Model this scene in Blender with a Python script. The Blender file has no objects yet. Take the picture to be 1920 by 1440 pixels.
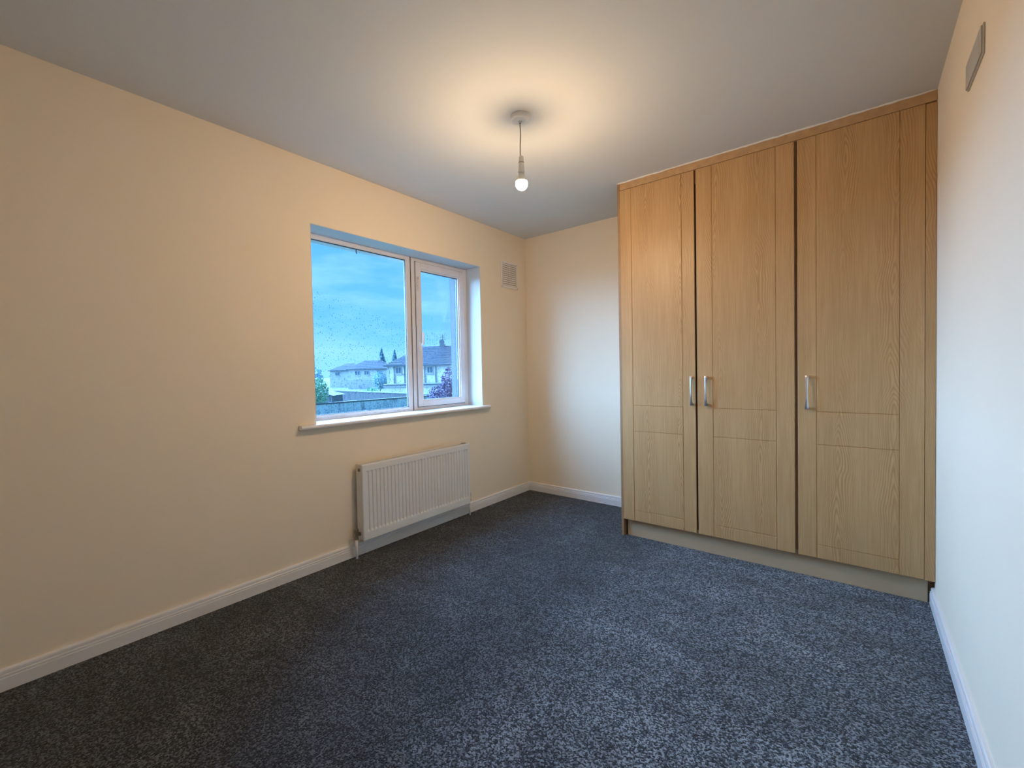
import bpy, bmesh, math, random
from mathutils import Vector, Matrix
random.seed(7)
S = bpy.context.scene
COL = S.collection

# ------------------------------------------------------------------ camera
cam_d = bpy.data.cameras.new('camera'); cam = bpy.data.objects.new('camera', cam_d); COL.objects.link(cam)
FPX = 825.33
cam_d.sensor_fit = 'HORIZONTAL'; cam_d.sensor_width = 36.0
cam_d.lens = FPX * 36.0 / 1920.0
cam_d.shift_x = 3.9 / 1920.0; cam_d.shift_y = -4.74 / 1920.0
cam_d.clip_start = 0.02; cam_d.clip_end = 600
r_ = Vector((0.78357767, 0.62097973, -0.0197537)); u_ = Vector((0.000148228, 0.0316076, 0.99950034)); w_ = Vector((-0.62129383, 0.78318908, -0.02467497))
cam.matrix_world = Matrix(((r_.x, u_.x, -w_.x, 2.4992), (r_.y, u_.y, -w_.y, 0.0), (r_.z, u_.z, -w_.z, 1.1509), (0, 0, 0, 1)))
S.camera = cam

# ------------------------------------------------------------------ node helpers
def nodes_of(tree): return tree.nodes, tree.links
def N(nt, kind, **kw):
    n = nt.nodes.new(kind)
    for k, v in kw.items():
        if k.startswith('i_'): n.inputs[k[2:].replace('_', ' ')].default_value = v
        else: setattr(n, k, v)
    return n
def ramp(nt, fac, stops):
    n = nt.nodes.new('ShaderNodeValToRGB'); e = n.color_ramp.elements
    while len(e) < len(stops): e.new(0.5)
    for el, (p, c) in zip(e, stops):
        el.position = p; el.color = (*c, 1) if len(c) == 3 else c
    nt.links.new(fac, n.inputs['Fac']); return n
def math_n(nt, op, a, b=None, c=None):
    n = nt.nodes.new('ShaderNodeMath'); n.operation = op
    for i, v in enumerate((a, b, c)):
        if v is None: continue
        if isinstance(v, (int, float)): n.inputs[i].default_value = v
        else: nt.links.new(v, n.inputs[i])
    return n.outputs[0]
def mix_c(nt, fac, a, b, mode='MIX'):
    n = nt.nodes.new('ShaderNodeMix'); n.data_type = 'RGBA'; n.blend_type = mode
    for i, v in ((0, fac), (6, a), (7, b)):
        if isinstance(v, (int, float)): n.inputs[i].default_value = v
        elif isinstance(v, tuple): n.inputs[i].default_value = (*v, 1)
        else: nt.links.new(v, n.inputs[i])
    return n.outputs[2]

# ------------------------------------------------------------------ sky, sun, exposure
wd = bpy.data.worlds.new('sky'); S.world = wd; wd.use_nodes = True
nt = wd.node_tree; nt.nodes.clear()
tc = N(nt, 'ShaderNodeTexCoord'); sp = N(nt, 'ShaderNodeSeparateXYZ'); nt.links.new(tc.outputs['Generated'], sp.inputs[0])
zr = ramp(nt, sp.outputs['Z'], [(0.0, (0.27, 0.70, 1.15)), (0.10, (0.15, 0.53, 1.15)), (0.30, (0.11, 0.44, 1.10)), (1.0, (0.10, 0.41, 1.05))])
mp = N(nt, 'ShaderNodeMapping'); mp.inputs['Scale'].default_value = (2.2, 2.2, 9.0); nt.links.new(tc.outputs['Generated'], mp.inputs[0])
cn = N(nt, 'ShaderNodeTexNoise', i_Scale=1.7, i_Detail=6.0, i_Roughness=0.55); nt.links.new(mp.outputs[0], cn.inputs['Vector'])
cf = ramp(nt, cn.outputs['Fac'], [(0.45, (0, 0, 0)), (0.74, (0.5, 0.5, 0.5))])
sk = mix_c(nt, cf.outputs['Color'], zr.outputs['Color'], (0.48, 0.88, 1.15))
bg = N(nt, 'ShaderNodeBackground'); nt.links.new(sk, bg.inputs['Color']); bg.inputs['Strength'].default_value = 1.3
wo = N(nt, 'ShaderNodeOutputWorld'); nt.links.new(bg.outputs[0], wo.inputs['Surface'])

sun_d = bpy.data.lights.new('overcast_sun', 'SUN'); sun = bpy.data.objects.new('overcast_sun', sun_d); COL.objects.link(sun)
sun_d.energy = 77.0; sun_d.color = (0.27, 0.56, 1.0); sun_d.angle = math.radians(120)
sun.rotation_euler = Vector((-0.90, -0.28, 0.25)).to_track_quat('Z', 'Y').to_euler(); sun.location = (-10, -5, 8)

S.view_settings.view_transform = 'Standard'; S.view_settings.look = 'None'
S.view_settings.gamma = 1.0; S.view_settings.use_curve_mapping = False
S.view_settings.exposure = 0.0
BULB = 1060.0

# ------------------------------------------------------------------ materials
def new_mat(name):
    m = bpy.data.materials.new(name); m.use_nodes = True
    return m, m.node_tree, m.node_tree.nodes['Principled BSDF']
def obj_noise(nt, scale, detail=2.0, rough=0.5, vscale=None):
    tc = N(nt, 'ShaderNodeTexCoord'); src = tc.outputs['Object']
    if vscale:
        mp = N(nt, 'ShaderNodeMapping'); mp.inputs['Scale'].default_value = vscale; nt.links.new(src, mp.inputs[0]); src = mp.outputs[0]
    n = N(nt, 'ShaderNodeTexNoise', i_Scale=scale, i_Detail=detail, i_Roughness=rough); nt.links.new(src, n.inputs['Vector'])
    return n
def plain(name, col, rough=0.5, metal=0.0, var=0.06, nscale=8.0, bump=0.0, bscale=200.0, spec=0.5):
    m, nt, b = new_mat(name)
    n = obj_noise(nt, nscale, 3.0)
    rp = ramp(nt, n.outputs['Fac'], [(0.3, tuple(c * (1 - var) for c in col)), (0.7, tuple(min(1, c * (1 + var)) for c in col))])
    nt.links.new(rp.outputs['Color'], b.inputs['Base Color'])
    b.inputs['Roughness'].default_value = rough; b.inputs['Metallic'].default_value = metal
    b.inputs['Specular IOR Level'].default_value = spec
    if bump:
        bn = obj_noise(nt, bscale, 2.0); bp = N(nt, 'ShaderNodeBump'); bp.inputs['Strength'].default_value = bump; bp.inputs['Distance'].default_value = 0.001
        nt.links.new(bn.outputs['Fac'], bp.inputs['Height']); nt.links.new(bp.outputs[0], b.inputs['Normal'])
    return m
M = {}
M['wall'] = plain('cream_paint', (0.875, 0.755, 0.585), 0.75, var=0.012, nscale=2.0, bump=0.25, bscale=260, spec=0.3)
M['ceiling'] = plain('white_ceiling_paint', (0.69, 0.70, 0.68), 0.85, var=0.01, nscale=2.0, bump=0.3, bscale=180, spec=0.2)
M['reveal'] = plain('white_reveal_paint', (0.62, 0.63, 0.63), 0.6, var=0.01)
M['gloss'] = plain('white_gloss', (0.78, 0.76, 0.74), 0.3, var=0.015)
M['pvc'] = plain('white_upvc', (0.74, 0.71, 0.71), 0.3, var=0.02)
M['pvc_dirty'] = plain('grimy_upvc', (0.62, 0.58, 0.56), 0.5, var=0.25, nscale=60)
M['gasket'] = plain('dark_gasket', (0.05, 0.05, 0.06), 0.6)
M['rad'] = plain('radiator_enamel', (0.76, 0.77, 0.76), 0.35, var=0.01)
M['plastic'] = plain('white_plastic', (0.83, 0.80, 0.76), 0.4, var=0.01)
M['plate'] = plain('translucent_plastic', (0.50, 0.48, 0.43), 0.35, var=0.03)
M['dark'] = plain('dark_void', (0.015, 0.012, 0.01), 0.9)
M['brass'] = plain('tarnished_valve_metal', (0.30, 0.26, 0.20), 0.35, metal=0.9)
M['chrome'] = plain('brushed_chrome', (0.62, 0.63, 0.65), 0.28, metal=1.0, var=0.03, nscale=300)
M['plinth'] = plain('plinth_laminate', (0.50, 0.38, 0.245), 0.5, var=0.05, nscale=4)
M['edge'] = plain('brown_edging', (0.34, 0.20, 0.10), 0.5, var=0.08, nscale=20)
M['cornice'] = plain('cornice_wood', (0.50, 0.31, 0.155), 0.55, var=0.10, nscale=30)
M['cord'] = plain('lamp_cord', (0.45, 0.40, 0.33), 0.5)

def wood():
    m, nt, b = new_mat('oak_foil')
    tc = N(nt, 'ShaderNodeTexCoord'); oi = N(nt, 'ShaderNodeObjectInfo')
    sp = N(nt, 'ShaderNodeSeparateXYZ'); nt.links.new(tc.outputs['Object'], sp.inputs[0])
    X, Z = sp.outputs['X'], sp.outputs['Z']
    rnd = oi.outputs['Random']
    off = math_n(nt, 'MULTIPLY', rnd, 7.0)
    # low frequency wander of the growth axis
    cv = N(nt, 'ShaderNodeCombineXYZ'); nt.links.new(math_n(nt, 'MULTIPLY', X, 2.0), cv.inputs[0]); nt.links.new(off, cv.inputs[1]); nt.links.new(math_n(nt, 'MULTIPLY', Z, 1.3), cv.inputs[2])
    n1 = N(nt, 'ShaderNodeTexNoise', i_Scale=1.0, i_Detail=1.5, i_Roughness=0.5); nt.links.new(cv.outputs[0], n1.inputs['Vector'])
    wob = math_n(nt, 'MULTIPLY', math_n(nt, 'SUBTRACT', n1.outputs['Fac'], 0.5), 0.10)
    xw = math_n(nt, 'ADD', math_n(nt, 'ADD', X, wob), math_n(nt, 'MULTIPLY', rnd, 0.12))
    # hearts every 0.16 m
    pp = math_n(nt, 'PINGPONG', xw, 0.105)
    # depth below the cut varies along the board -> nested cathedrals
    cv2 = N(nt, 'ShaderNodeCombineXYZ'); nt.links.new(math_n(nt, 'MULTIPLY', X, 3.0), cv2.inputs[0]); nt.links.new(math_n(nt, 'ADD', off, 3.3), cv2.inputs[1]); nt.links.new(math_n(nt, 'MULTIPLY', Z, 2.0), cv2.inputs[2])
    n2 = N(nt, 'ShaderNodeTexNoise', i_Scale=1.0, i_Detail=2.5, i_Roughness=0.45); nt.links.new(cv2.outputs[0], n2.inputs['Vector'])
    dep = math_n(nt, 'MULTIPLY', n2.outputs['Fac'], 0.30)
    soft = math_n(nt, 'SQRT', math_n(nt, 'ADD', math_n(nt, 'MULTIPLY', pp, pp), 0.00004))
    rad = math_n(nt, 'ADD', soft, math_n(nt, 'ADD', math_n(nt, 'MULTIPLY', dep, 0.62), math_n(nt, 'MULTIPLY', Z, 0.05)))
    fine = obj_noise(nt, 1.0, 3.0, 0.6, (130, 130, 4))
    ph = math_n(nt, 'ADD', math_n(nt, 'MULTIPLY', rad, 680.0), math_n(nt, 'MULTIPLY', fine.outputs['Fac'], 1.9))
    ring = math_n(nt, 'ADD', math_n(nt, 'MULTIPLY', math_n(nt, 'SINE', ph), 0.5), 0.5)
    ring = math_n(nt, 'POWER', ring, 1.6)
    # strength of the rings varies
    big = obj_noise(nt, 1.0, 2.0, 0.5, (9, 9, 1.2))
    sm = ramp(nt, big.outputs['Fac'], [(0.38, (0.18,) * 3), (0.62, (0.95,) * 3)])
    heart = ramp(nt, math_n(nt, 'MULTIPLY', pp, 9.0), [(0.34, (1.0,) * 3), (0.68, (0.20,) * 3)])
    ringf = math_n(nt, 'MULTIPLY', math_n(nt, 'MULTIPLY', ring, sm.outputs['Color']), heart.outputs['Color'])
    base = ramp(nt, fine.outputs['Fac'], [(0.3, (0.485, 0.290, 0.125)), (0.7, (0.590, 0.373, 0.180))])
    tone = ramp(nt, big.outputs['Fac'], [(0.3, (0.90, 0.89, 0.87)), (0.7, (1.05, 1.05, 1.05))])
    c1 = mix_c(nt, 1.0, base.outputs['Color'], tone.outputs['Color'], 'MULTIPLY')
    c2 = mix_c(nt, math_n(nt, 'MULTIPLY', ringf, 0.60), c1, (0.32, 0.165, 0.06))
    nt.links.new(c2, b.inputs['Base Color'])
    b.inputs['Roughness'].default_value = 0.42; b.inputs['Specular IOR Level'].default_value = 0.4
    bp = N(nt, 'ShaderNodeBump'); bp.inputs['Strength'].default_value = 0.08; bp.inputs['Distance'].default_value = 0.0006
    nt.links.new(fine.outputs['Fac'], bp.inputs['Height']); nt.links.new(bp.outputs[0], b.inputs['Normal'])
    return m
M['wood'] = wood()

SPLITX = 0.5 + 0.5 * (1.56 - (2.901 - 0.36) / 2)
def carpet():
    m, nt, b = new_mat('twist_pile_carpet')
    tc = N(nt, 'ShaderNodeTexCoord')
    v = N(nt, 'ShaderNodeTexVoronoi', i_Scale=205.0); nt.links.new(tc.outputs['Object'], v.inputs['Vector'])
    v.inputs['Randomness'].default_value = 1.0
    s = N(nt, 'ShaderNodeSeparateColor'); nt.links.new(v.outputs['Color'], s.inputs[0])
    n = obj_noise(nt, 310.0, 3.0, 0.7)
    mixv = math_n(nt, 'ADD', math_n(nt, 'MULTIPLY', s.outputs[0], 0.55), math_n(nt, 'MULTIPLY', n.outputs['Fac'], 0.45))
    yarn = ramp(nt, mixv, [(0.28, (0.009, 0.012, 0.018)), (0.50, (0.056, 0.068, 0.083)), (0.72, (0.28, 0.305, 0.34))])
    # brushed pile: broad patches and strokes
    dn = obj_noise(nt, 2.2, 4.0, 0.6); dn.inputs['Distortion'].default_value = 1.3
    st = obj_noise(nt, 1.0, 3.0, 0.6, (3.0, 9.0, 1.0)); st.inputs['Distortion'].default_value = 0.8
    pile = ramp(nt, math_n(nt, 'ADD', math_n(nt, 'MULTIPLY', dn.outputs['Fac'], 0.6), math_n(nt, 'MULTIPLY', st.outputs['Fac'], 0.4)), [(0.38, (0.58,) * 3), (0.50, (0.80,) * 3), (0.64, (1.14,) * 3)])
    # colour multiplier: darker on the window side of a wavering line, lighter beyond
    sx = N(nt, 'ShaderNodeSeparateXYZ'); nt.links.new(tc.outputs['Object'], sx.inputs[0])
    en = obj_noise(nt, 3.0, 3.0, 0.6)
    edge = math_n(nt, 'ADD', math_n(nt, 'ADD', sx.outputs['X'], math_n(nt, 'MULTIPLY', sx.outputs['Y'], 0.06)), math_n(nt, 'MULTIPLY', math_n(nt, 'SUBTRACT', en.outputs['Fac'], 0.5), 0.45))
    side_tone = ramp(nt, math_n(nt, 'ADD', math_n(nt, 'MULTIPLY', edge, 0.5), 0.5), [(SPLITX - .09, (0.58,) * 3), (SPLITX + .05, (1.18,) * 3)])
    pile2 = mix_c(nt, 1.0, pile.outputs['Color'], side_tone.outputs['Color'], 'MULTIPLY')
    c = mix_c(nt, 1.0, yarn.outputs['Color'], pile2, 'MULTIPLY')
    nt.links.new(c, b.inputs['Base Color'])
    b.inputs['Roughness'].default_value = 0.95; b.inputs['Specular IOR Level'].default_value = 0.1
    b.inputs['Sheen Weight'].default_value = 0.15; b.inputs['Sheen Roughness'].default_value = 0.5
    h = math_n(nt, 'ADD', math_n(nt, 'MULTIPLY', v.outputs['Distance'], -0.7), n.outputs['Fac'])
    bp = N(nt, 'ShaderNodeBump'); bp.inputs['Strength'].default_value = 1.0; bp.inputs['Distance'].default_value = 0.004
    nt.links.new(h, bp.inputs['Height']); nt.links.new(bp.outputs[0], b.inputs['Normal'])
    return m
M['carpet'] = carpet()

def glass_mat():
    m = bpy.data.materials.new('window_glass'); m.use_nodes = True; nt = m.node_tree; nt.nodes.clear()
    tr = N(nt, 'ShaderNodeBsdfTransparent'); tr.inputs[0].default_value = (0.97, 0.99, 0.99, 1)
    gl = N(nt, 'ShaderNodeBsdfGlossy'); gl.inputs['Roughness'].default_value = 0.0
    fr = N(nt, 'ShaderNodeFresnel'); fr.inputs['IOR'].default_value = 1.45
    mx = N(nt, 'ShaderNodeMixShader'); nt.links.new(math_n(nt, 'MULTIPLY', fr.outputs[0], 0.12), mx.inputs[0]); nt.links.new(tr.outputs[0], mx.inputs[1]); nt.links.new(gl.outputs[0], mx.inputs[2])
    o = N(nt, 'ShaderNodeOutputMaterial'); nt.links.new(mx.outputs[0], o.inputs[0])
    return m
M['glass'] = glass_mat()
def drop_mat():
    m = bpy.data.materials.new('rain_water'); m.use_nodes = True; nt = m.node_tree; nt.nodes.clear()
    tr = N(nt, 'ShaderNodeBsdfTransparent'); gl = N(nt, 'ShaderNodeBsdfGlossy'); gl.inputs['Roughness'].default_value = 0.05
    lw = N(nt, 'ShaderNodeLayerWeight', i_Blend=0.35)
    rp = ramp(nt, lw.outputs['Facing'], [(0.0, (0.90, 0.95, 0.98)), (0.5, (0.52, 0.68, 0.78)), (1.0, (0.25, 0.42, 0.55))]); nt.links.new(rp.outputs['Color'], tr.inputs[0])
    mx = N(nt, 'ShaderNodeMixShader'); mx.inputs[0].default_value = 0.02; nt.links.new(tr.outputs[0], mx.inputs[1]); nt.links.new(gl.outputs[0], mx.inputs[2])
    o = N(nt, 'ShaderNodeOutputMaterial'); nt.links.new(mx.outputs[0], o.inputs[0])
    return m
M['drop'] = drop_mat()
def bulb_mat():
    m, nt, b = new_mat('lit_bulb_globe')
    b.inputs['Base Color'].default_value = (0.9, 0.9, 0.85, 1)
    b.inputs['Emission Color'].default_value = (1.0, 0.69, 0.40, 1); b.inputs['Emission Strength'].default_value = BULB
    return m
M['bulb'] = bulb_mat()
def streak(name, base, dark):
    m, nt, b = new_mat(name)
    a = obj_noise(nt, 1.0, 4.0, 0.6, (2.2, 2.2, 0.5)); c = obj_noise(nt, 9.0, 4.0, 0.7)
    f = math_n(nt, 'ADD', math_n(nt, 'MULTIPLY', a.outputs['Fac'], 0.65), math_n(nt, 'MULTIPLY', c.outputs['Fac'], 0.35))
    rp = ramp(nt, f, [(0.36, dark), (0.50, base)]); nt.links.new(rp.outputs['Color'], b.inputs['Base Color']); b.inputs['Roughness'].default_value = 0.9
    return m
M['conc'] = streak('streaked_concrete', (0.85, 0.86, 0.86), (0.20, 0.25, 0.30))
M['coping2'] = plain('weathered_coping', (0.14, 0.16, 0.18), 0.8, var=0.1)
M['conc2'] = streak('dark_block_wall', (0.038, 0.046, 0.056), (0.02, 0.026, 0.033))
M['coping'] = plain('pale_coping', (0.42, 0.44, 0.46), 0.8, var=0.08)
M['render'] = streak('pale_house_render', (0.70, 0.67, 0.62), (0.56, 0.54, 0.51))
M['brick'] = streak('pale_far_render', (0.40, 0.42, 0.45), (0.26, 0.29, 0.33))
M['tile'] = plain('slate_grey_tile', (0.055, 0.072, 0.105), 0.7, var=0.35, nscale=6)
M['fascia'] = plain('dark_fascia', (0.10, 0.13, 0.16), 0.5)
M['winglass'] = plain('far_window_glass', (0.10, 0.15, 0.20), 0.1)
M['grass'] = plain('lawn_grass', (0.04, 0.07, 0.04), 0.9, var=0.3, nscale=1.5)
M['leafg'] = plain('green_foliage', (0.20, 0.38, 0.25), 0.7, var=0.4, nscale=4)
M['leafd'] = plain('hazed_foliage', (0.22, 0.36, 0.42), 0.8, var=0.4, nscale=2)  # pale and bluish: distance haze is mixed into the leaf colour
M['leafp'] = plain('purple_foliage', (0.12, 0.085, 0.17), 0.7, var=0.4, nscale=5)
M['bark'] = plain('tree_bark', (0.12, 0.11, 0.11), 0.9, var=0.2)
M['extwall'] = plain('outside_render', (0.07, 0.08, 0.085), 0.85, var=0.04)

# ------------------------------------------------------------------ object helpers
def tag(o, label=None, cat=None, group=None, kind=None):
    if label: o['label'] = label
    if cat: o['category'] = cat
    if group: o['group'] = group
    if kind: o['kind'] = kind
    return o
def empty(name, loc=(0, 0, 0), rotz=0.0, parent=None):
    o = bpy.data.objects.new(name, None); o.empty_display_size = 0.05; o.location = loc; o.rotation_euler = (0, 0, rotz)
    COL.objects.link(o); o.parent = parent; return o
def mesh_obj(name, verts, faces, mat, parent=None, smooth=False, bevel=0.0, loc=None):
    me = bpy.data.meshes.new(name); me.from_pydata(verts, [], faces)
    bm = bmesh.new(); bm.from_mesh(me); bmesh.ops.recalc_face_normals(bm, faces=bm.faces)
    if bevel: bmesh.ops.bevel(bm, geom=list(bm.edges), offset=bevel, segments=2, affect='EDGES', profile=0.6, clamp_overlap=True)
    bm.to_mesh(me); bm.free()
    me.materials.append(mat)
    if smooth:
        for p in me.polygons: p.use_smooth = True
    o = bpy.data.objects.new(name, me); COL.objects.link(o); o.parent = parent
    if loc: o.location = loc
    return o
BF = [(0, 3, 2, 1), (4, 5, 6, 7), (0, 1, 5, 4), (1, 2, 6, 5), (2, 3, 7, 6), (3, 0, 4, 7)]
class MB:
    def __init__(s): s.v = []; s.f = []
    def add(s, v, f):
        k = len(s.v); s.v += [tuple(p) for p in v]; s.f += [tuple(i + k for i in q) for q in f]; return s
    def box(s, x0, x1, y0, y1, z0, z1):
        return s.add([(x0, y0, z0), (x1, y0, z0), (x1, y1, z0), (x0, y1, z0), (x0, y0, z1), (x1, y0, z1), (x1, y1, z1), (x0, y1, z1)], BF)
    def tube(s, pts, r, n=12, cap=True):
        pts = [Vector(p) for p in pts]; rs = r if isinstance(r, (list, tuple)) else [r] * len(pts)
        v = []; f = []
        ref = None
        for i, p in enumerate(pts):
            d = (pts[min(i + 1, len(pts) - 1)] - pts[max(i - 1, 0)]).normalized()
            a = Vector((0, 0, 1)) if abs(d.z) < 0.9 else Vector((1, 0, 0))
            a = ref if ref is not None else a
            e1 = (a - d * a.dot(d)).normalized(); e2 = d.cross(e1); ref = e1
            for k in range(n):
                t = 2 * math.pi * k / n; v.append(p + (e1 * math.cos(t) + e2 * math.sin(t)) * rs[i])
        for i in range(len(pts) - 1):
            for k in range(n): f.append((i * n + k, i * n + (k + 1) % n, (i + 1) * n + (k + 1) % n, (i + 1) * n + k))
        if cap: f.append(tuple(range(n))[::-1]); f.append(tuple(range((len(pts) - 1) * n, len(pts) * n)))
        return s.add(v, f)
    def lathe(s, prof, c, n=32, axis='z'):
        v = []; f = []
        for (r, h) in prof:
            for k in range(n):
                t = 2 * math.pi * k / n
                q = (r * math.cos(t), r * math.sin(t), h)
                if axis == 'x': q = (h, q[0], q[1])
                if axis == 'y': q = (q[0], h, q[1])
                v.append((c[0] + q[0], c[1] + q[1], c[2] + q[2]))
        for i in range(len(prof) - 1):
            for k in range(n): f.append((i * n + k, i * n + (k + 1) % n, (i + 1) * n + (k + 1) % n, (i + 1) * n + k))
        f.append(tuple(range(n))[::-1]); f.append(tuple(range((len(prof) - 1) * n, len(prof) * n)))
        return s.add(v, f)
    def prism(s, prof, axis, a, b):
        # prof: 2D closed polygon; axis 'y': prof=(x,z) extruded y a..b ; 'x': prof=(y,z)
        n = len(prof); v = []
        for t in (a, b):
            for (p, q) in prof: v.append((p, t, q) if axis == 'y' else (t, p, q))
        f = [tuple(range(n)), tuple(range(n, 2 * n))[::-1]] + [(i, (i + 1) % n, n + (i + 1) % n, n + i) for i in range(n)]
        return s.add(v, f)
    def build(s, name, mat, parent=None, **kw): return mesh_obj(name, s.v, s.f, mat, parent, **kw)
def box(name, x0, x1, y0, y1, z0, z1, mat, parent=None, **kw):
    """one box with its origin at the centre of its base"""
    cx, cy = (x0 + x1) / 2, (y0 + y1) / 2
    b = MB().box(x0 - cx, x1 - cx, y0 - cy, y1 - cy, 0, z1 - z0)
    o = b.build(name, mat, parent, **kw); o.location = (cx, cy, z0); return o

# ------------------------------------------------------------------ room shell
W, D, H, YN = 2.781, 3.421, 2.40, -0.60
WY0, WY1, WZ0, WZ1, WT = 1.309, 2.774, 0.860, 2.032, 0.36
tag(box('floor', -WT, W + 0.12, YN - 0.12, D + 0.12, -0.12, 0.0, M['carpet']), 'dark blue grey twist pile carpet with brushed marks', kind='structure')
tag(box('ceiling', -WT, W + 0.12, YN - 0.12, D + 0.12, H, H + 0.12, M['ceiling']), 'plain white painted ceiling', kind='structure')
wl = MB()
wl.box(-WT + .02, 0, YN - .12, WY0, 0, H); wl.box(-WT + .02, 0, WY1, D + .12, 0, H)
wl.box(-WT + .02, 0, WY0, WY1, 0, WZ0 - 0.026); wl.box(-WT + .02, 0, WY0, WY1, WZ1, H)
tag(wl.build('wall_left', M['wall']), 'cream painted wall around the window', kind='structure')
ex = MB()
ex.box(-WT, -WT + .02, YN - .12, WY0, -2.7, H + .5); ex.box(-WT, -WT + .02, WY1, D + .12, -2.7, H + .5)
ex.box(-WT, -WT + .02, WY0, WY1, -2.7, WZ0 - 0.026); ex.box(-WT, -WT + .02, WY0, WY1, WZ1, H + .5)
for bx in ((WY0, WY0 + .006, WZ0, WZ1), (WY1 - .006, WY1, WZ0, WZ1)): ex.box(-WT + .0005, -.187, *bx)
wpart_soffit = (WY0 + .006, WY1 - .006, WZ1 - .003, WZ1)
tag(ex.build('wall_outside', M['extwall']), 'pale outer face of the window wall', kind='structure')
tag(box('wall_back', 0, W, D, D + .12, 0, H, M['wall']), 'cream painted back wall left of the wardrobe', kind='structure')
tag(box('wall_right', W, W + .12, YN - .12, D + .12, 0, H, M['wall']), 'cream painted wall right of the wardrobe', kind='structure')
tag(box('wall_front', 0, W, YN - .12, YN, 0, H, M['wall']), 'cream painted wall behind the camera', kind='structure')
SKP = [(0, 0), (.018, 0), (.018, .047), (.0172, .0485), (.0150, .0492), (.0150, .0505), (.0166, .0520), (.0166, .0580), (.0150, .0598), (.0118, .0600), (.0118, .0618), (.0134, .0632), (.0134, .0720), (.0118, .0762), (.0085, .0785), (0, .0790)]
MB().prism(SKP, 'y', YN, D).build('baseboard_left', M['gloss'])
tag(bpy.data.objects['baseboard_left'], 'white moulded skirting under the window', kind='structure')
tag(MB().prism([(W - p, q) for p, q in SKP], 'y', YN, 2.862).build('baseboard_right', M['gloss']), 'white moulded skirting right of the wardrobe', kind='structure')
tag(MB().prism([(D - p, q) for p, q in SKP], 'x', 0.0, 1.213).build('baseboard_back', M['gloss']), 'white moulded skirting in the alcove', kind='structure')

# ------------------------------------------------------------------ window
win = empty('window_1', (-0.19, (WY0 + WY1) / 2, WZ0)); tag(win, 'white two part window with a fixed pane and an opening casement', kind='structure')
def wpart(mb, name, mat, par=None, **kw):
    """world-coordinate mesh parented to the window (origin compensated)"""
    o = mb.build(name, mat, par or win, **kw)
    p = par or win
    loc = Vector((0, 0, 0)); q = p
    while q is not None: loc += q.location; q = q.parent
    o.location = -loc
    return o
XF, XB = -0.163, -0.186          # frame faces (room side, outside)
YM0, YM1 = 2.167, 2.178          # joint between fixed light and casement
rv = MB()
t_ = 0.004
rv.box(XF, -0.0, WY0, WY0 + t_, WZ0, WZ1); rv.box(XF, -0.0, WY1 - t_, WY1, WZ0, WZ1); rv.box(XF, -0.0, WY0 + t_, WY1 - t_, WZ1 - t_, WZ1)
wpart(rv, 'reveal_lining', M['reveal'])
# fixed frame (two coupled units)
fr = MB()
def ring(mb, y0, y1, z0, z1, wl_, wr_, wb_, wt_, x0, x1):
    mb.box(x0, x1, y0, y0 + wl_, z0, z1); mb.box(x0, x1, y1 - wr_, y1, z0, z1)
    mb.box(x0, x1, y0 + wl_, y1 - wr_, z0, z0 + wb_); mb.box(x0, x1, y0 + wl_, y1 - wr_, z1 - wt_, z1)
ring(fr, WY0, 2.166, WZ0, WZ1, .045, .042, .032, .036, XB, XF)
wpart(fr, 'fixed_frame', M['pvc'], bevel=0.0025)
gk = MB(); ring(gk, WY0 + .045, 2.124, WZ0 + .032, WZ1 - .036, .003, .003, .003, .004, XF - .016, XF - .004)
wpart(gk, 'glazing_gasket', M['gasket'])
fr2 = MB(); ring(fr2, 2.176, WY1, WZ0, WZ1, .040, .055, .030, .040, XB, XF)
wpart(fr2, 'casement_frame', M['pvc'], bevel=0.0025)
jn = MB().box(XB, XF - .006, 2.166, 2.176, WZ0, WZ1)
wpart(jn, 'coupling_joint', M['gasket'])
# casement sash, standing 14 mm proud of the frame
sash = MB(); ring(sash, 2.212, 2.722, WZ0 + .026, WZ1 - .036, .044, .048, .042, .050, XB, XF + .014)
sobj = wpart(sash, 'casement_sash', M['pvc'], bevel=0.004)
sbead = MB(); ring(sbead, 2.256, 2.674, WZ0 + .068, WZ1 - .086, .010, .010, .010, .010, XF - .012, XF + .006)
wpart(sbead, 'glazing_bead', M['pvc'], sobj, bevel=0.002)
gk2 = MB(); ring(gk2, 2.266, 2.664, WZ0 + .078, WZ1 - .096, .003, .003, .003, .003, XF - .016, XF - .004)
wpart(gk2, 'sash_gasket', M['gasket'], sobj)
gk3 = MB(); ring(gk3, 2.208, 2.726, WZ0 + .022, WZ1 - .032, .004, .004, .004, .004, XF - .004, XF + .0015)
wpart(gk3, 'sash_seal', M['gasket'], sobj)
XG = -0.181
pane1 = wpart(MB().box(XG - .003, XG + .003, WY0 + .045, 2.124, WZ0 + .032, WZ1 - .036), 'pane', M['glass'])
pane2 = wpart(MB().box(XG - .003, XG + .003, 2.266, 2.664, WZ0 + .078, WZ1 - .096), 'pane', M['glass'], sobj)
# casement handle: base plate, neck and lever
hx = XF + .014
hb = MB().box(hx, hx + .010, 2.220, 2.246, 1.315, 1.385)
h_ = wpart(hb, 'window_handle', M['plastic'], sobj, bevel=0.003)
hl = MB(); hl.tube([(hx + .008, 2.233, 1.36), (hx + .030, 2.234, 1.362), (hx + .038, 2.236, 1.375), (hx + .036, 2.238, 1.42), (hx + .033, 2.240, 1.452), (hx + .030, 2.241, 1.458)], [.0085, .0085, .009, .008, .0075, .004], 12)
k = wpart(hl, 'handle_lever', M['plastic'], sobj, smooth=True)
ct = MB().box(hx, hx + .004, 2.196 + .02, 2.236, 1.775, 1.885); wpart(ct, 'night_vent_catch', M['pvc_dirty'], sobj, bevel=0.0015)
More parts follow.
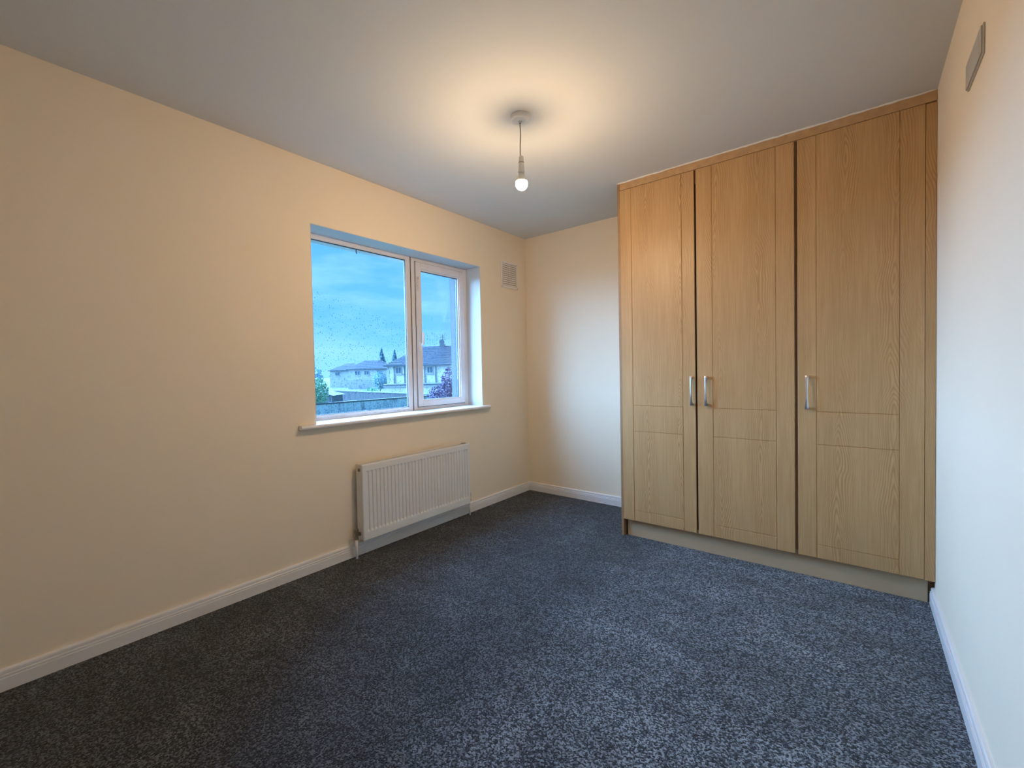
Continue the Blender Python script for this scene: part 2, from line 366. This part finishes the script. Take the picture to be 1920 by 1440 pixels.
# perished sealant on the bottom rail
sl = MB()
for i in range(46):
    y = 1.34 + i * (2.13 - 1.34) / 46 + random.uniform(-.004, .004); L = random.uniform(.008, .03); z = WZ0 + .010 + random.uniform(-.002, .004)
    sl.box(XF - .001, XF + random.uniform(.001, .0025), y, y + L, z, z + random.uniform(.001, .005))
tag(wpart(sl, 'perished_sealant', M['pvc_dirty']), 'broken grey sealant along the bottom rail')
# sill board with rounded nose and horns
NS = [(XF - .03, WZ0 - .026), (.028, WZ0 - .026), (.036, WZ0 - .0235), (.040, WZ0 - .018), (.041, WZ0 - .012), (.039, WZ0 - .006), (.034, WZ0 - .0015), (.028, WZ0), (XF - .03, WZ0)]
sb = MB(); sb.prism(NS, 'y', WY0, WY1)
NS2 = [(0.0005, NS[0][1])] + NS[1:-1] + [(0.0005, WZ0)]
sb.prism(NS2, 'y', 1.208, WY0); sb.prism(NS2, 'y', WY1, 2.838)
wpart(sb, 'sill_board', M['gloss'])
osl = MB().add([(XB, WY0, WZ0 + .0), (-.40, WY0, WZ0 - .03), (-.40, WY0, WZ0 - .07), (XB, WY0, WZ0 - .07), (XB, WY1, WZ0 + .0), (-.40, WY1, WZ0 - .03), (-.40, WY1, WZ0 - .07), (XB, WY1, WZ0 - .07)], [(0, 1, 2, 3), (7, 6, 5, 4), (0, 4, 5, 1), (1, 5, 6, 2), (2, 6, 7, 3), (3, 7, 4, 0)])
wpart(osl, 'outer_sill', M['extwall'])
wpart(MB().box(-WT + .0005, -.187, *wpart_soffit), 'outer_soffit', M['reveal'])
hk = MB().tube([(-.30, 1.80, WZ1), (-.30, 1.80, WZ1 - .018), (-.302, 1.806, WZ1 - .03)], .0035, 8); wpart(hk, 'soffit_hook', M['gasket'])
# raindrops on the outside of the panes
def drops(n, y0, y1, zf, seed):
    rd = random.Random(seed); mb = MB()
    for i in range(n):
        y = rd.uniform(y0, y1); z = zf(rd, (y - y0) / (y1 - y0)); r = rd.choice([.0012, .0014, .0018, .002, .0026, .0034])
        v = [(XG - .0032, y + r * math.cos(a * math.pi / 4), z + r * 1.15 * math.sin(a * math.pi / 4)) for a in range(8)]
        v += [(XG - .0032 - r * .55, y + .6 * r * math.cos(a * math.pi / 4), z + .6 * r * 1.15 * math.sin(a * math.pi / 4)) for a in range(8)]
        v += [(XG - .0032 - r * .75, y, z)]
        f = [(a, (a + 1) % 8, 8 + (a + 1) % 8, 8 + a) for a in range(8)] + [(8 + a, 8 + (a + 1) % 8, 16) for a in range(8)] + [tuple(range(8))[::-1]]
        mb.add(v, f)
    return mb
zl = lambda rd, t: .90 + (1.62 - .22 * t - .9 + .10) * (rd.random() ** 1.7)
o = wpart(drops(2300, WY0 + .06, 2.115, zl, 3), 'raindrops', M['drop'], pane1, smooth=True); tag(o, kind='stuff')
o = wpart(drops(760, 2.275, 2.66, lambda rd, t: rd.uniform(.945, 1.47) if rd.random() < .85 else rd.uniform(1.4, 1.6), 5), 'raindrops', M['drop'], None, smooth=True)
tag(o, kind='stuff')

# ------------------------------------------------------------------ wardrobe
WL, WF = 1.213, 2.829
wr = empty('fitted_wardrobe', ((WL + W) / 2, (WF + D) / 2, 0)); tag(wr, 'fitted oak effect wardrobe with three tall grooved doors, wall to alcove', 'wardrobe')
WO = -Vector(wr.location)
def wpt(name, x0, x1, y0, y1, z0, z1, mat, parent=wr, **kw):
    o = box(name, x0, x1, y0, y1, z0, z1, mat, parent, **kw); o.location += WO; return o
wpt('side_panel', WL, WL + .017, WF + .004, D - .001, 0.001, H - .003, M['edge'], bevel=.001)
wpt('plinth', WL + .034, 2.757, WF + .034, WF + .052, 0.001, .135, M['plinth'])
wpt('right_panel', W - .019, W - .002, WF + .06, D - .001, 0.0, H - .003, M['edge'])
wpt('bottom_board', WL + .018, W - .02, WF + .053, D - .002, .118, .134, M['edge'])
wpt('back_board', WL + .018, W - .02, D - .012, D - .004, .135, H - .01, M['edge'])
wpt('divider', 2.222, 2.238, WF + .022, D - .013, .135, H - .06, M['edge'])
wpt('top_rail', WL + .020, W - .003, WF + .020, WF + .036, H - .13, H - .003, M['edge'])
wpt('door_edge_batten', 1.704, 1.728, WF + .021, WF + .036, .135, H - .131, M['dark'])
# cornice strip with a slightly uneven top bead
wpt('cornice', WL + .021, W - .001, WF - .003, WF + .016, 2.349, H - .004, M['cornice'], bevel=.0015)
cb = MB(); pts = []; n = 60
for i in range(n + 1):
    x = WL + .004 + (W - WL - .006) * i / n; pts.append((x, WF - .004 + random.uniform(-.0012, .0012), H - .004 + random.uniform(-.0012, .0012)))
cb.tube(pts, [random.uniform(.0035, .006) for _ in pts], 8)
o = cb.build('caulk_bead', M['plastic'], wr, smooth=True); o.location = WO
# filler strip beside the right wall, set back a little
wpt('filler_strip', 2.743, W - .0015, WF + .001, WF + .017, .118, 2.343, M['wood'])
def door(x0, x1, gl, gr, zb, zt, handle_x):
    wd_ = x1 - x0; g1 = gl - x0; g2 = gr - x0; w = .0030; dp = .0034; e = .0016
    hs = [.191 - zb, .727 - zb, .900 - zb]
    xs = [0, e, g1 - w, g1, g1 + w, g2 - w, g2, g2 + w, wd_ - e, wd_]
    zs = [0, e]
    for h in hs: zs += [h - w, h, h + w]
    zs += [zt - zb - e, zt - zb]
    v = []; f = []
    for j, z in enumerate(zs):
        for i, x in enumerate(xs):
            y = 0.0
            if i in (3, 6): y = dp
            elif any(abs(z - h) < 1e-6 for h in hs) and g1 < x < g2: y = dp
            if i in (0, len(xs) - 1) or j in (0, len(zs) - 1): y = e
            v.append((x, y, z))
    nx = len(xs); nz = len(zs)
    for j in range(nz - 1):
        for i in range(nx - 1): f.append((j * nx + i, j * nx + i + 1, (j + 1) * nx + i + 1, (j + 1) * nx + i))
    # back and sides
    ring_ = [i for i in range(nx)] + [j * nx + nx - 1 for j in range(1, nz)] + [(nz - 1) * nx + i for i in range(nx - 2, -1, -1)] + [j * nx for j in range(nz - 2, 0, -1)]
    k = len(v)
    for r in ring_: v.append((v[r][0], .018, v[r][2]))
    m = len(ring_)
    for a in range(m): f.append((ring_[(a + 1) % m], ring_[a], k + a, k + (a + 1) % m))
    f.append(tuple(range(k, k + m)))
    d = mesh_obj('door', v, f, M['wood'], wr); d.location = Vector((x0, WF, zb)) + WO
    # handle: bowed strap, waisted in the middle, on two feet
    hz0, hz1 = .914 - zb, 1.094 - zb; hv = []; hf = []; n = 22
    for i in range(n + 1):
        t = i / n; s = 2 * t - 1
        hw = .0038 + .0055 * abs(s) ** 1.5
        y = -.030 + .010 * s * s + (.002 if abs(s) > .97 else 0)
        z = hz0 + (hz1 - hz0) * t; th = .0024 + .0012 * abs(s)
        cx = handle_x - x0
        hv += [(cx - hw, y - .0006, z), (cx, y - th * .7, z), (cx + hw, y - .0006, z), (cx + hw, y + th, z), (cx - hw, y + th, z)]
    for i in range(n):
        for k2 in range(5): hf.append((i * 5 + k2, i * 5 + (k2 + 1) % 5, (i + 1) * 5 + (k2 + 1) % 5, (i + 1) * 5 + k2))
    hf.append((4, 3, 2, 1, 0)); hf.append(tuple(n * 5 + q for q in range(5)))
    hm = MB().add(hv, hf)
    for z0, z1 in ((hz0 + .001, hz0 + .013), (hz1 - .013, hz1 - .001)): hm.box(handle_x - x0 - .0065, handle_x - x0 + .0065, -.020, .0004, z0, z1)
    hm.build('handle', M['chrome'], d)
    return d
ZB, ZT = .119, 2.3475
door(WL + .0185, 1.7105, 1.310, 1.636, ZB, ZT, 1.691)
door(1.7220, 2.2260, 1.812, 2.140, ZB, ZT, 1.776)
door(2.2400, 2.7415, 2.324, 2.653, ZB, ZT, 2.2825)

# ------------------------------------------------------------------ radiator
RX, RY0, RY1, RZ0, RZ1 = .095, 1.546, 2.505, .109, .583
rd_ = empty('radiator', (0.0, (RY0 + RY1) / 2, 0)); tag(rd_, 'white ribbed panel radiator under the window', 'radiator')
RO = -Vector(rd_.location)
def rpart(mb, name, mat, par=rd_, **kw):
    o = mb.build(name, mat, par, **kw); o.location = RO if par is rd_ else (0, 0, 0); return o
NF = 32; x_ = RX
ys = [RY0, RY0 + .004]; dep = [.003, 0]
pitch = (RY1 - RY0 - .044) / NF
for i in range(NF):
    y = RY0 + .022 + i * pitch
    ys += [y + pitch * .14, y + pitch * .28, y + pitch * .72, y + pitch * .86]; dep += [0, 1, 1, 0]
ys += [RY1 - .004, RY1]; dep += [0, .003]
zs = [RZ0, RZ0 + .004, RZ0 + .052, RZ0 + .064, RZ1 - .046, RZ1 - .040, RZ1 - .004, RZ1]
zin = [0, 0, 0, 1, 1, 0, 0, 0]
v = []; f = []
for j, z in enumerate(zs):
    for i, y in enumerate(ys):
        xx = RX
        if dep[i] == 1 and zin[j]: xx = RX - .0075
        if i in (0, len(ys) - 1) or j in (0, len(zs) - 1): xx = RX - .003
        v.append((xx, y, z))
n = len(ys)
for j in range(len(zs) - 1):
    for i in range(n - 1): f.append((j * n + i, j * n + i + 1, (j + 1) * n + i + 1, (j + 1) * n + i))
k = len(v); ring_ = list(range(n)) + [j * n + n - 1 for j in range(1, len(zs))] + [(len(zs) - 1) * n + i for i in range(n - 2, -1, -1)] + [j * n for j in range(len(zs) - 2, 0, -1)]
for r in ring_: v.append((RX - .012, v[r][1], v[r][2]))
for a in range(len(ring_)): f.append((ring_[a], ring_[(a + 1) % len(ring_)], k + (a + 1) % len(ring_), k + a))
f.append(tuple(range(k, k + len(ring_)))[::-1])
rpart(MB().add(v, f), 'front_panel', M['rad'])
rpart(MB().box(.030, .040, RY0 + .004, RY1 - .004, RZ0 + .004, RZ1 - .006), 'back_panel', M['rad'], bevel=.002)
fin = MB()
for i in range(60):
    y = RY0 + .03 + i * (RY1 - RY0 - .06) / 59; fin.box(.0405, RX - .0125, y, y + .0008, RZ0 + .03, RZ1 - .03)
tag(rpart(fin, 'convector_fins', M['rad']), kind='stuff')
for y0, y1 in ((RY0 - .001, RY0 + .0025), (RY1 - .0025, RY1 + .001)):
    rpart(MB().box(.028, RX - .004, y0, y1, RZ0 + .006, RZ1 + .0015), 'side_panel', M['rad'], bevel=.001)
tg = MB()
ring_y0, ring_y1 = RY0 + .003, RY1 - .003
tg.box(.030, .038, ring_y0, ring_y1, RZ1 - .003, RZ1 + .001); tg.box(RX - .014, RX - .006, ring_y0, ring_y1, RZ1 - .003, RZ1 + .001)
nb = 62
for i in range(nb + 1):
    y = ring_y0 + i * (ring_y1 - ring_y0 - .006) / nb; tg.box(.038, RX - .014, y, y + .006, RZ1 - .003, RZ1 + .0005)
rpart(tg, 'top_grille', M['rad'])
# bleed plug on the near end, stop at the far top
pl = MB().lathe([(.011, 0), (.011, -.004), (.009, -.006), (.0055, -.0065), (.0045, -.004)], (.063, RY0 - .001, RZ1 - .032), 20, 'y')
rpart(pl, 'bleed_plug', M['brass'])
rpart(MB().box(.045, .070, RY1 - .05, RY1 - .02, RZ1 + .0012, RZ1 + .006), 'top_clip', M['brass'], bevel=.001)
for sgn, ye, ptx in ((-1, RY0, .055), (1, RY1, .055)):
    yv = ye + sgn * .028; zc = RZ0 + .040 if sgn < 0 else RZ0 + .035
    vb = MB()
    vb.tube([(ptx, ye + sgn * .0015, zc), (ptx, ye + sgn * .010, zc), (ptx, ye + sgn * .0105, zc), (ptx, yv, zc)], [.013, .013, .009, .009], 6)
    vb.tube([(ptx, yv, zc - .028), (ptx, yv, zc - .012), (ptx, yv, zc - .011), (ptx, yv, zc + .012)], [.012, .012, .009, .010], 8)
    vo = rpart(vb, 'valve', M['brass'])
    vc = MB().lathe([(.013, zc + .010), (.014, zc + .014), (.013, zc + .036), (.010, zc + .041), (.003, zc + .042)], (ptx, yv, 0), 20)
    rpart(vc, 'valve_cap', M['brass'] if sgn < 0 else M['cord'], vo)
    pp = MB().tube([(ptx, yv, .001), (ptx, yv, zc - .028)], .0078, 14)
    rpart(pp, 'pipe', M['gloss'], smooth=True)
for yb in (RY0 + .14, RY1 - .14):
    rpart(MB().box(.0008, .030, yb - .012, yb + .012, RZ0 + .04, RZ1 - .05), 'wall_bracket', M['rad'])

# ------------------------------------------------------------------ wall vent
VY0, VY1, VZ0, VZ1 = 3.042, 3.283, 1.899, 2.133
vt = empty('wall_vent', (0, (VY0 + VY1) / 2, VZ0)); tag(vt, 'cream louvred air vent high on the wall beside the corner', 'vent')
VO = -Vector(vt.location)
def vpart(mb, name, mat, **kw):
    o = mb.build(name, mat, vt, **kw); o.location = VO; return o
vpart(MB().box(.0006, .003, VY0 + .004, VY1 - .004, VZ0 + .004, VZ1 - .004), 'backing', M['plinth'])
vf = MB(); ring(vf, VY0, VY1, VZ0, VZ1, .017, .017, .017, .017, .0006, .012)
vpart(vf, 'frame', M['plastic'], bevel=.002)
ns = 11; hh = (VZ1 - VZ0 - .034) / ns
for i in range(ns):
    z = VZ0 + .017 + i * hh
    s_ = MB().add([(yy_x, yy, z + q * hh) for yy in (VY0 + .017, VY1 - .017) for yy_x, q in ((.0100, .12), (.0112, .14), (.0085, .80), (.0070, .78))],
                  [(0, 1, 2, 3), (7, 6, 5, 4), (0, 4, 5, 1), (1, 5, 6, 2), (2, 6, 7, 3), (3, 7, 4, 0)])
    vpart(s_, 'slat', M['plastic'])
vpart(MB().box(.011, .013, (VY0 + VY1) / 2 - .003, (VY0 + VY1) / 2 + .003, VZ0 + .017, VZ1 - .017), 'mullion', M['plastic'])
for y, z in ((VY1 - .008, VZ0 + .008), (VY1 - .008, VZ1 - .008), (VY0 + .008, VZ0 + .008)):
    vpart(MB().lathe([(.0035, .012), (.0035, .0135), (.001, .014)], (0, y, z), 10, 'x'), 'screw', M['edge'])

# ------------------------------------------------------------------ blank plate on the right wall
PY0, PY1, PZ0, PZ1, PX = 1.850, 2.085, 2.030, 2.116, W
bp_ = empty('wall_plate', (PX, (PY0 + PY1) / 2, PZ0)); tag(bp_, 'long narrow grey plastic cover plate high on the right wall', 'cover plate')
BO = -Vector(bp_.location)
o = MB().box(PX - .005, PX - .0004, PY0, PY1, PZ0, PZ1).build('base_plate', M['plate'], bp_, bevel=.002); o.location = BO
o = MB().box(PX - .009, PX - .005, PY0 + .004, PY1 - .004, PZ0 + .004, PZ1 - .004).build('cover', M['plate'], bp_, bevel=.003); o.location = BO
o = MB().box(PX - .0096, PX - .0085, PY0 + .022, PY0 + .026, PZ0 + .008, PZ1 - .008).build('end_rib', M['plate'], bp_, bevel=.0006); o.location = BO

# ------------------------------------------------------------------ pendant light
LX, LY = 1.195, 1.768
pn = empty('pendant_light', (LX, LY, H)); tag(pn, 'bare lit bulb hanging on a short cord from a ceiling rose', 'ceiling light')
PO = -Vector(pn.location)
def ppart(mb, name, mat, par=pn, **kw):
    o = mb.build(name, mat, par, **kw)
    o.location = PO if par is pn else (0, 0, 0); return o
ppart(MB().lathe([(.046, H - .0004), (.0465, H - .006), (.045, H - .020), (.043, H - .024), (.039, H - .026), (.010, H - .028), (.008, H - .032), (.0045, H - .034)], (LX, LY - .003, 0), 48), 'ceiling_rose', M['plastic'], smooth=False)
ppart(MB().lathe([(.0035, H - .033), (.0035, H - .037)], (LX, LY - .003, 0), 12), 'cord_grip', M['gasket'])
cp = []
for i in range(15):
    t = i / 14; cp.append((LX + .0035 * math.sin(t * math.pi * 1.6) - .002 * (1 - t), LY - .003 + .003 * t - .003 * math.sin(t * math.pi), H - .034 - t * (H - .034 - 2.203)))
ppart(MB().tube(cp, .0030, 10), 'cord', M['cord'], smooth=True)
hd = ppart(MB().lathe([(.006, 2.206), (.0105, 2.204), (.0118, 2.198), (.0125, 2.176), (.0138, 2.174), (.0138, 2.170), (.0130, 2.168), (.0150, 2.140), (.0165, 2.130), (.0175, 2.129), (.0175, 2.124), (.0155, 2.122)], (LX, LY, 0), 32), 'lamp_holder', M['plastic'])
ppart(MB().lathe([(.0141, 2.1745), (.0141, 2.1715)], (LX, LY, 0), 32, 'z'), 'holder_ring', M['edge'], hd)
bb = ppart(MB().lathe([(.013, 2.123), (.0135, 2.112), (.0185, 2.104), (.0250, 2.093), (.0280, 2.085), (.0284, 2.0805)], (LX, LY, 0), 32), 'bulb_base', M['plastic'], smooth=True)
prof = []
for i in range(13):
    a = math.radians(21) - i * math.radians(109) / 12
    prof.append((.0292 * math.cos(a) if i < 12 else .0006, 2.0700 + .0292 * math.sin(a)))
prof = [(max(r, .0006), z) for r, z in prof]
gb = ppart(MB().lathe(prof, (LX, LY, 0), 32), 'bulb_globe', M['bulb'], bb, smooth=True)
tag(gb, 'glowing warm white globe')

# ------------------------------------------------------------------ outside
GZ = -2.7
tag(box('ground', -400, -WT, -150, 350, GZ - .2, GZ, M['grass']), 'gardens outside', kind='structure')
RD, FD = Vector((.7836, .6210, 0)), Vector((-.6210, .7836, 0))
def garden_wall(name, p0, p1, zt, th, label, np_, mat=M['conc']):
    p0, p1 = Vector((*p0, 0)), Vector((*p1, 0)); L = (p1 - p0).length; a = math.atan2(p1.y - p0.y, p1.x - p0.x)
    e = empty(name, (p0.x, p0.y, GZ), a); tag(e, label, 'wall')
    h = zt - GZ
    for i in range(np_):
        o = MB().box(i * L / np_ + .012, (i + 1) * L / np_ - .012, -th / 2, th / 2, 0, h - .1).build('panel', mat, e)
    MB().box(0, L, -th / 2 - .05, th / 2 + .05, h - .1, h).build('coping', M['coping2'], e)
    return e
garden_wall('garden_wall', (-26, 6), (-26, 32), -.79, .2, 'nearest streaked concrete garden wall seen low in the window', 13)
garden_wall('garden_wall', (-62, 30), (-27.2, 26.7), -.78, .2, 'second grey garden wall behind the streaked one', 14, M['conc2'])

def tile_roof(e, x0, x1, y0, y1, ze, zr, rx0, rx1, rows=16, ov=.35, mat=M['tile']):
    """hip roof built of overlapping courses on all four slopes; returns nothing"""
    ym = (y0 + y1) / 2
    P0, P1, P2, P3 = [Vector(p) for p in ((x0 - ov, y0 - ov, ze), (x1 + ov, y0 - ov, ze), (x1 + ov, y1 + ov, ze), (x0 - ov, y1 + ov, ze))]
    R0, R1 = Vector((rx0, ym, zr)), Vector((rx1, ym, zr))
    MB().add([P0, P1, P2, P3, R0, R1], [(0, 1, 5, 4), (2, 3, 4, 5), (1, 2, 5), (3, 0, 4), (0, 3, 2, 1)]).build('roof', mat, e)
    c = MB()
    for (a, b, ra, rb) in ((P0, P1, R0, R1), (P3, P0, R0, R0), (P1, P2, R1, R1)):
        nrm = (b - a).cross(ra - a).normalized()
        if nrm.z < 0: nrm = -nrm
        for i in range(rows):
            t0, t1 = i / rows, (i + 1.0) / rows
            q = [a.lerp(ra, t0) + nrm * .09, b.lerp(rb, t0) + nrm * .09, b.lerp(rb, t1) + nrm * .02, a.lerp(ra, t1) + nrm * .02, a.lerp(ra, t0), b.lerp(rb, t0)]
            c.add(q, [(0, 1, 2, 3), (4, 5, 1, 0)])
    tag(c.build('tile_courses', mat, e), kind='stuff')
    g = MB().box(x0 - ov - .05, x1 + ov + .05, y0 - ov - .12, y0 - ov, ze - .14, ze + .02); g.box(x0 - ov - .12, x0 - ov, y0 - ov, y1 + ov, ze - .14, ze + .02)
    g.build('gutter', M['fascia'], e)
def house_window(e, x, y, z, w, h, lights=2):
    fo = MB(); ring(fo, -w / 2, w / 2, 0, h, .07, .07, .07, .07, -.05, .05)
    # ring() works in (x thickness, y span): rotate into the facade plane
    fo.v = [(p[1], p[0], p[2]) for p in fo.v]
    for i in range(1, lights): fo.box(-w / 2 + i * w / lights - .035, -w / 2 + i * w / lights + .035, -.05, .05, .07, h - .07)
    fo.box(-w / 2 - .12, w / 2 + .12, -.14, .0, -.12, -.01)
    f_ = fo.build('house_window', M['coping'], e); f_.location = (x, y, z)
    MB().box(-w / 2 + .06, w / 2 - .06, -.02, .03, .06, h - .06).build('pane', M['winglass'], f_)
# right house (large, near)
e = empty('house', (-47.1, 36.05, GZ), math.atan2(RD.y, RD.x)); tag(e, 'pale hipped roof house at the right of the view, aerial on its ridge', 'house')
HE = 2.15 - GZ
MB().box(0, 16, 0, 8.2, 0, HE).build('house_wall', M['render'], e)
tile_roof(e, 0, 16, 0, 8.2, HE, HE + 2.75, 4.4, 12, rows=18)
for x in (1.55, 5.75): house_window(e, x, -.03, HE - 1.12, .78, .86)
for x in (.95, 2.35, 5.05, 6.5):
    MB().tube([(x, -.08, HE - .1), (x, -.08, .3)], .05, 8).build('downpipe', M['fascia'], e)
for i in range(9): MB().box(-.03, .34 if i % 2 else .24, -.04, .12, .1 + i * .52, .1 + i * .52 + .48).build('quoin', M['coping'], e)
ext = MB().box(.9, 14, -4.5, -.02, 0, 2.3); ext.build('extension', M['render'], e)
MB().box(.7, 14.2, -4.7, -.02, 2.3, 2.44).build('extension_roof', M['fascia'], e)
MB().box(.75, 14.1, -4.62, -4.5, 2.05, 2.3).build('extension_fascia', M['coping'], e)
mb = MB().tube([(6.9, 4.1, HE + 2.6), (6.9, 4.1, HE + 4.3)], .06, 8)
mast = mb.build('aerial_mast', M['fascia'], e)
ab = MB()
for z, l in ((4.15, .30), (3.95, .34), (3.7, .42)): ab.tube([(6.9 - l, 4.1, HE + z), (6.9 + l, 4.1, HE + z)], .045, 6)
ab.build('aerial_bar', M['fascia'], mast)
MB().lathe([(.38, -.10), (.30, 0), (.15, .06), (.02, .08)], (6.85, 3.95, HE + 3.25), 16, 'y').build('satellite_dish', M['fascia'], mast)
MB().box(6.55, 7.25, 3.7, 4.5, HE + 2.2, HE + 2.95).build('ridge_vent', M['fascia'], e)
# central distant house
e = empty('house', (-102.6, 63.6, GZ), math.atan2(RD.y, RD.x)); tag(e, 'distant grey roofed house at the centre of the view', 'house')
HE = 2.35 - GZ
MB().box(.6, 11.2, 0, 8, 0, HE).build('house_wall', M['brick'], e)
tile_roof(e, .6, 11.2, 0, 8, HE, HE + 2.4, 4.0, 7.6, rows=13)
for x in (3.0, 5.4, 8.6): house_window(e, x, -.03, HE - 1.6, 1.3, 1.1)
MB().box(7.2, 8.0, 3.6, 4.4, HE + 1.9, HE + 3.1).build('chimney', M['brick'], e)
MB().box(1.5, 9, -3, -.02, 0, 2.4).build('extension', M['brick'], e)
# left distant house
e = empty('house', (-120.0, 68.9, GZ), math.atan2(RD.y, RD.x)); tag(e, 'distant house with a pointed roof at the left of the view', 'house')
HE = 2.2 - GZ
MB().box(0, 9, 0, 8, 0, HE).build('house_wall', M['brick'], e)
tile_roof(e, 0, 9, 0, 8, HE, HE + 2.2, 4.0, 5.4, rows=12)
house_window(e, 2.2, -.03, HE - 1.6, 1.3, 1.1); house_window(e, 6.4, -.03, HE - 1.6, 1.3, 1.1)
# terrace hidden behind, fills the gap between
e = empty('garden_shed', (-34.9, 20.1, GZ), math.atan2(RD.y, RD.x)); tag(e, 'low shed with a shallow pitched roof beside the green tree', 'shed')
MB().box(-1.6, 1.0, 0, 2.5, 0, 1.95).build('shed_wall', M['coping2'], e)
MB().add([(-1.8, -.2, 1.95), (1.2, -.2, 1.95), (1.2, 2.7, 1.95), (-1.8, 2.7, 1.95), (-.3, -.2, 2.35), (-.3, 2.7, 2.35)], [(0, 1, 4), (3, 5, 2), (0, 4, 5, 3), (1, 2, 5, 4), (0, 3, 2, 1)]).build('shed_roof', M['tile'], e)
MB().box(.1, .8, -.04, 0, .05, 1.8).build('shed_door', M['fascia'], e)

def leaves(c, rad, n, size, rd, shell=.45, cone=False):
    mb = MB()
    for i in range(n):
        while True:
            p = Vector((rd.uniform(-1, 1), rd.uniform(-1, 1), rd.uniform(-1, 1)))
            if p.length <= 1 and p.length > shell * rd.random(): break
        if cone:
            t = (p.z + 1) / 2; s = (1 - t) ** .8 * (.75 + .5 * rd.random()); p.x *= s; p.y *= s
        q = Vector((c[0] + p.x * rad[0], c[1] + p.y * rad[1], c[2] + p.z * rad[2]))
        a = Vector((rd.gauss(0, 1), rd.gauss(0, 1), rd.gauss(0, 1))).normalized(); b = a.orthogonal().normalized(); b.rotate(Matrix.Rotation(rd.uniform(0, 6.3), 3, a))
        l = size * rd.uniform(.6, 1.3); cdir = a.cross(b)
        mb.add([q - b * l, q - cdir * l * .45, q + b * l, q + cdir * l * .45 + a * l * .15], [(0, 1, 2), (0, 2, 3)])
    return mb
def tree(name, x, y, h, crown_c, rad, n, size, mat, label, seed, cone=False, cat='tree', trunk_r=.09, blobs=None):
    rd = random.Random(seed); e = empty(name, (x, y, GZ)); tag(e, label, cat)
    mb = MB()
    for (c, r, k) in (blobs or [(crown_c, rad, 1.0)]):
        l = leaves(c, r, int(n * k), size, rd, cone=cone); mb.add(l.v, l.f)
    tag(mb.build('foliage', mat, e), kind='stuff')
    MB().tube([(0, 0, 0), (.04, .03, h * .4), (0, 0, h * .85)], [trunk_r, trunk_r * .7, trunk_r * .25], 8).build('trunk', M['bark'], e)
    br = MB()
    for i in range(7):
        a = i * 2.4; z0 = h * (.3 + .07 * i); L = max(rad[0], .3) * .8
        br.tube([(0, 0, z0), (math.cos(a) * L * .5, math.sin(a) * L * .5, z0 + h * .06), (math.cos(a) * L, math.sin(a) * L, z0 + h * .15)], [trunk_r * .4, trunk_r * .25, .01], 6)
    br.build('branches', M['bark'], e)
    return e
tree('purple_tree', -16.4, 18.3, 4.0, (0, 0, 2.9), (1.0, 1.0, 1.3), 1700, .075, M['leafp'], 'purple leaved tree low in the opening casement', 11,
     blobs=[((.05, .05, 3.25), (.75, .75, .95), .8), ((-.45, -.3, 2.35), (1.0, .9, .8), 1.1), ((.5, .3, 2.5), (.9, .9, 1.1), 1.0)])
tree('green_tree', -26.9, 15.3, 3.7, (0, 0, 2.7), (.9, .9, 1.2), 2200, .085, M['leafg'], 'bright green leafy tree at the left edge of the window', 12,
     blobs=[((0, 0, 2.6), (1.0, 1.0, 1.1), 1.0), ((-.5, -.3, 2.0), (1.0, 1.0, .9), .8)])
tree('conifer', -125.0, 90.6, 12.5, (0, 0, 7.2), (2.2, 2.2, 5.4), 1500, .38, M['leafd'], 'taller dark conifer left of its twin beyond the houses', 13, cone=True, trunk_r=.25)
tree('conifer', -121.6, 93.4, 12.0, (0, 0, 6.8), (1.9, 1.9, 5.2), 1300, .38, M['leafd'], 'shorter dark conifer right of its twin beyond the houses', 14, cone=True, trunk_r=.25)
tree('round_tree', -61.5, 45.0, 3.6, (0, 0, 2.6), (1.2, 1.2, 1.6), 1300, .13, M['leafd'], 'dark rounded tree between the two nearer houses', 15)
tree('hedge', -48.0, 34.2, 1.7, (0, 0, 1.2), (1.3, .6, .8), 1200, .10, M['leafg'], 'clipped green bush in front of the rounded tree', 16, cat='bush')
tree('bare_tree', -101.0, 49.0, 6.0, (0, 0, 4.0), (3.2, 2.0, 1.9), 1200, .28, M['leafd'], 'dark tree beside the pointed roof, far left', 17)
# distant tree belt, each its own tree
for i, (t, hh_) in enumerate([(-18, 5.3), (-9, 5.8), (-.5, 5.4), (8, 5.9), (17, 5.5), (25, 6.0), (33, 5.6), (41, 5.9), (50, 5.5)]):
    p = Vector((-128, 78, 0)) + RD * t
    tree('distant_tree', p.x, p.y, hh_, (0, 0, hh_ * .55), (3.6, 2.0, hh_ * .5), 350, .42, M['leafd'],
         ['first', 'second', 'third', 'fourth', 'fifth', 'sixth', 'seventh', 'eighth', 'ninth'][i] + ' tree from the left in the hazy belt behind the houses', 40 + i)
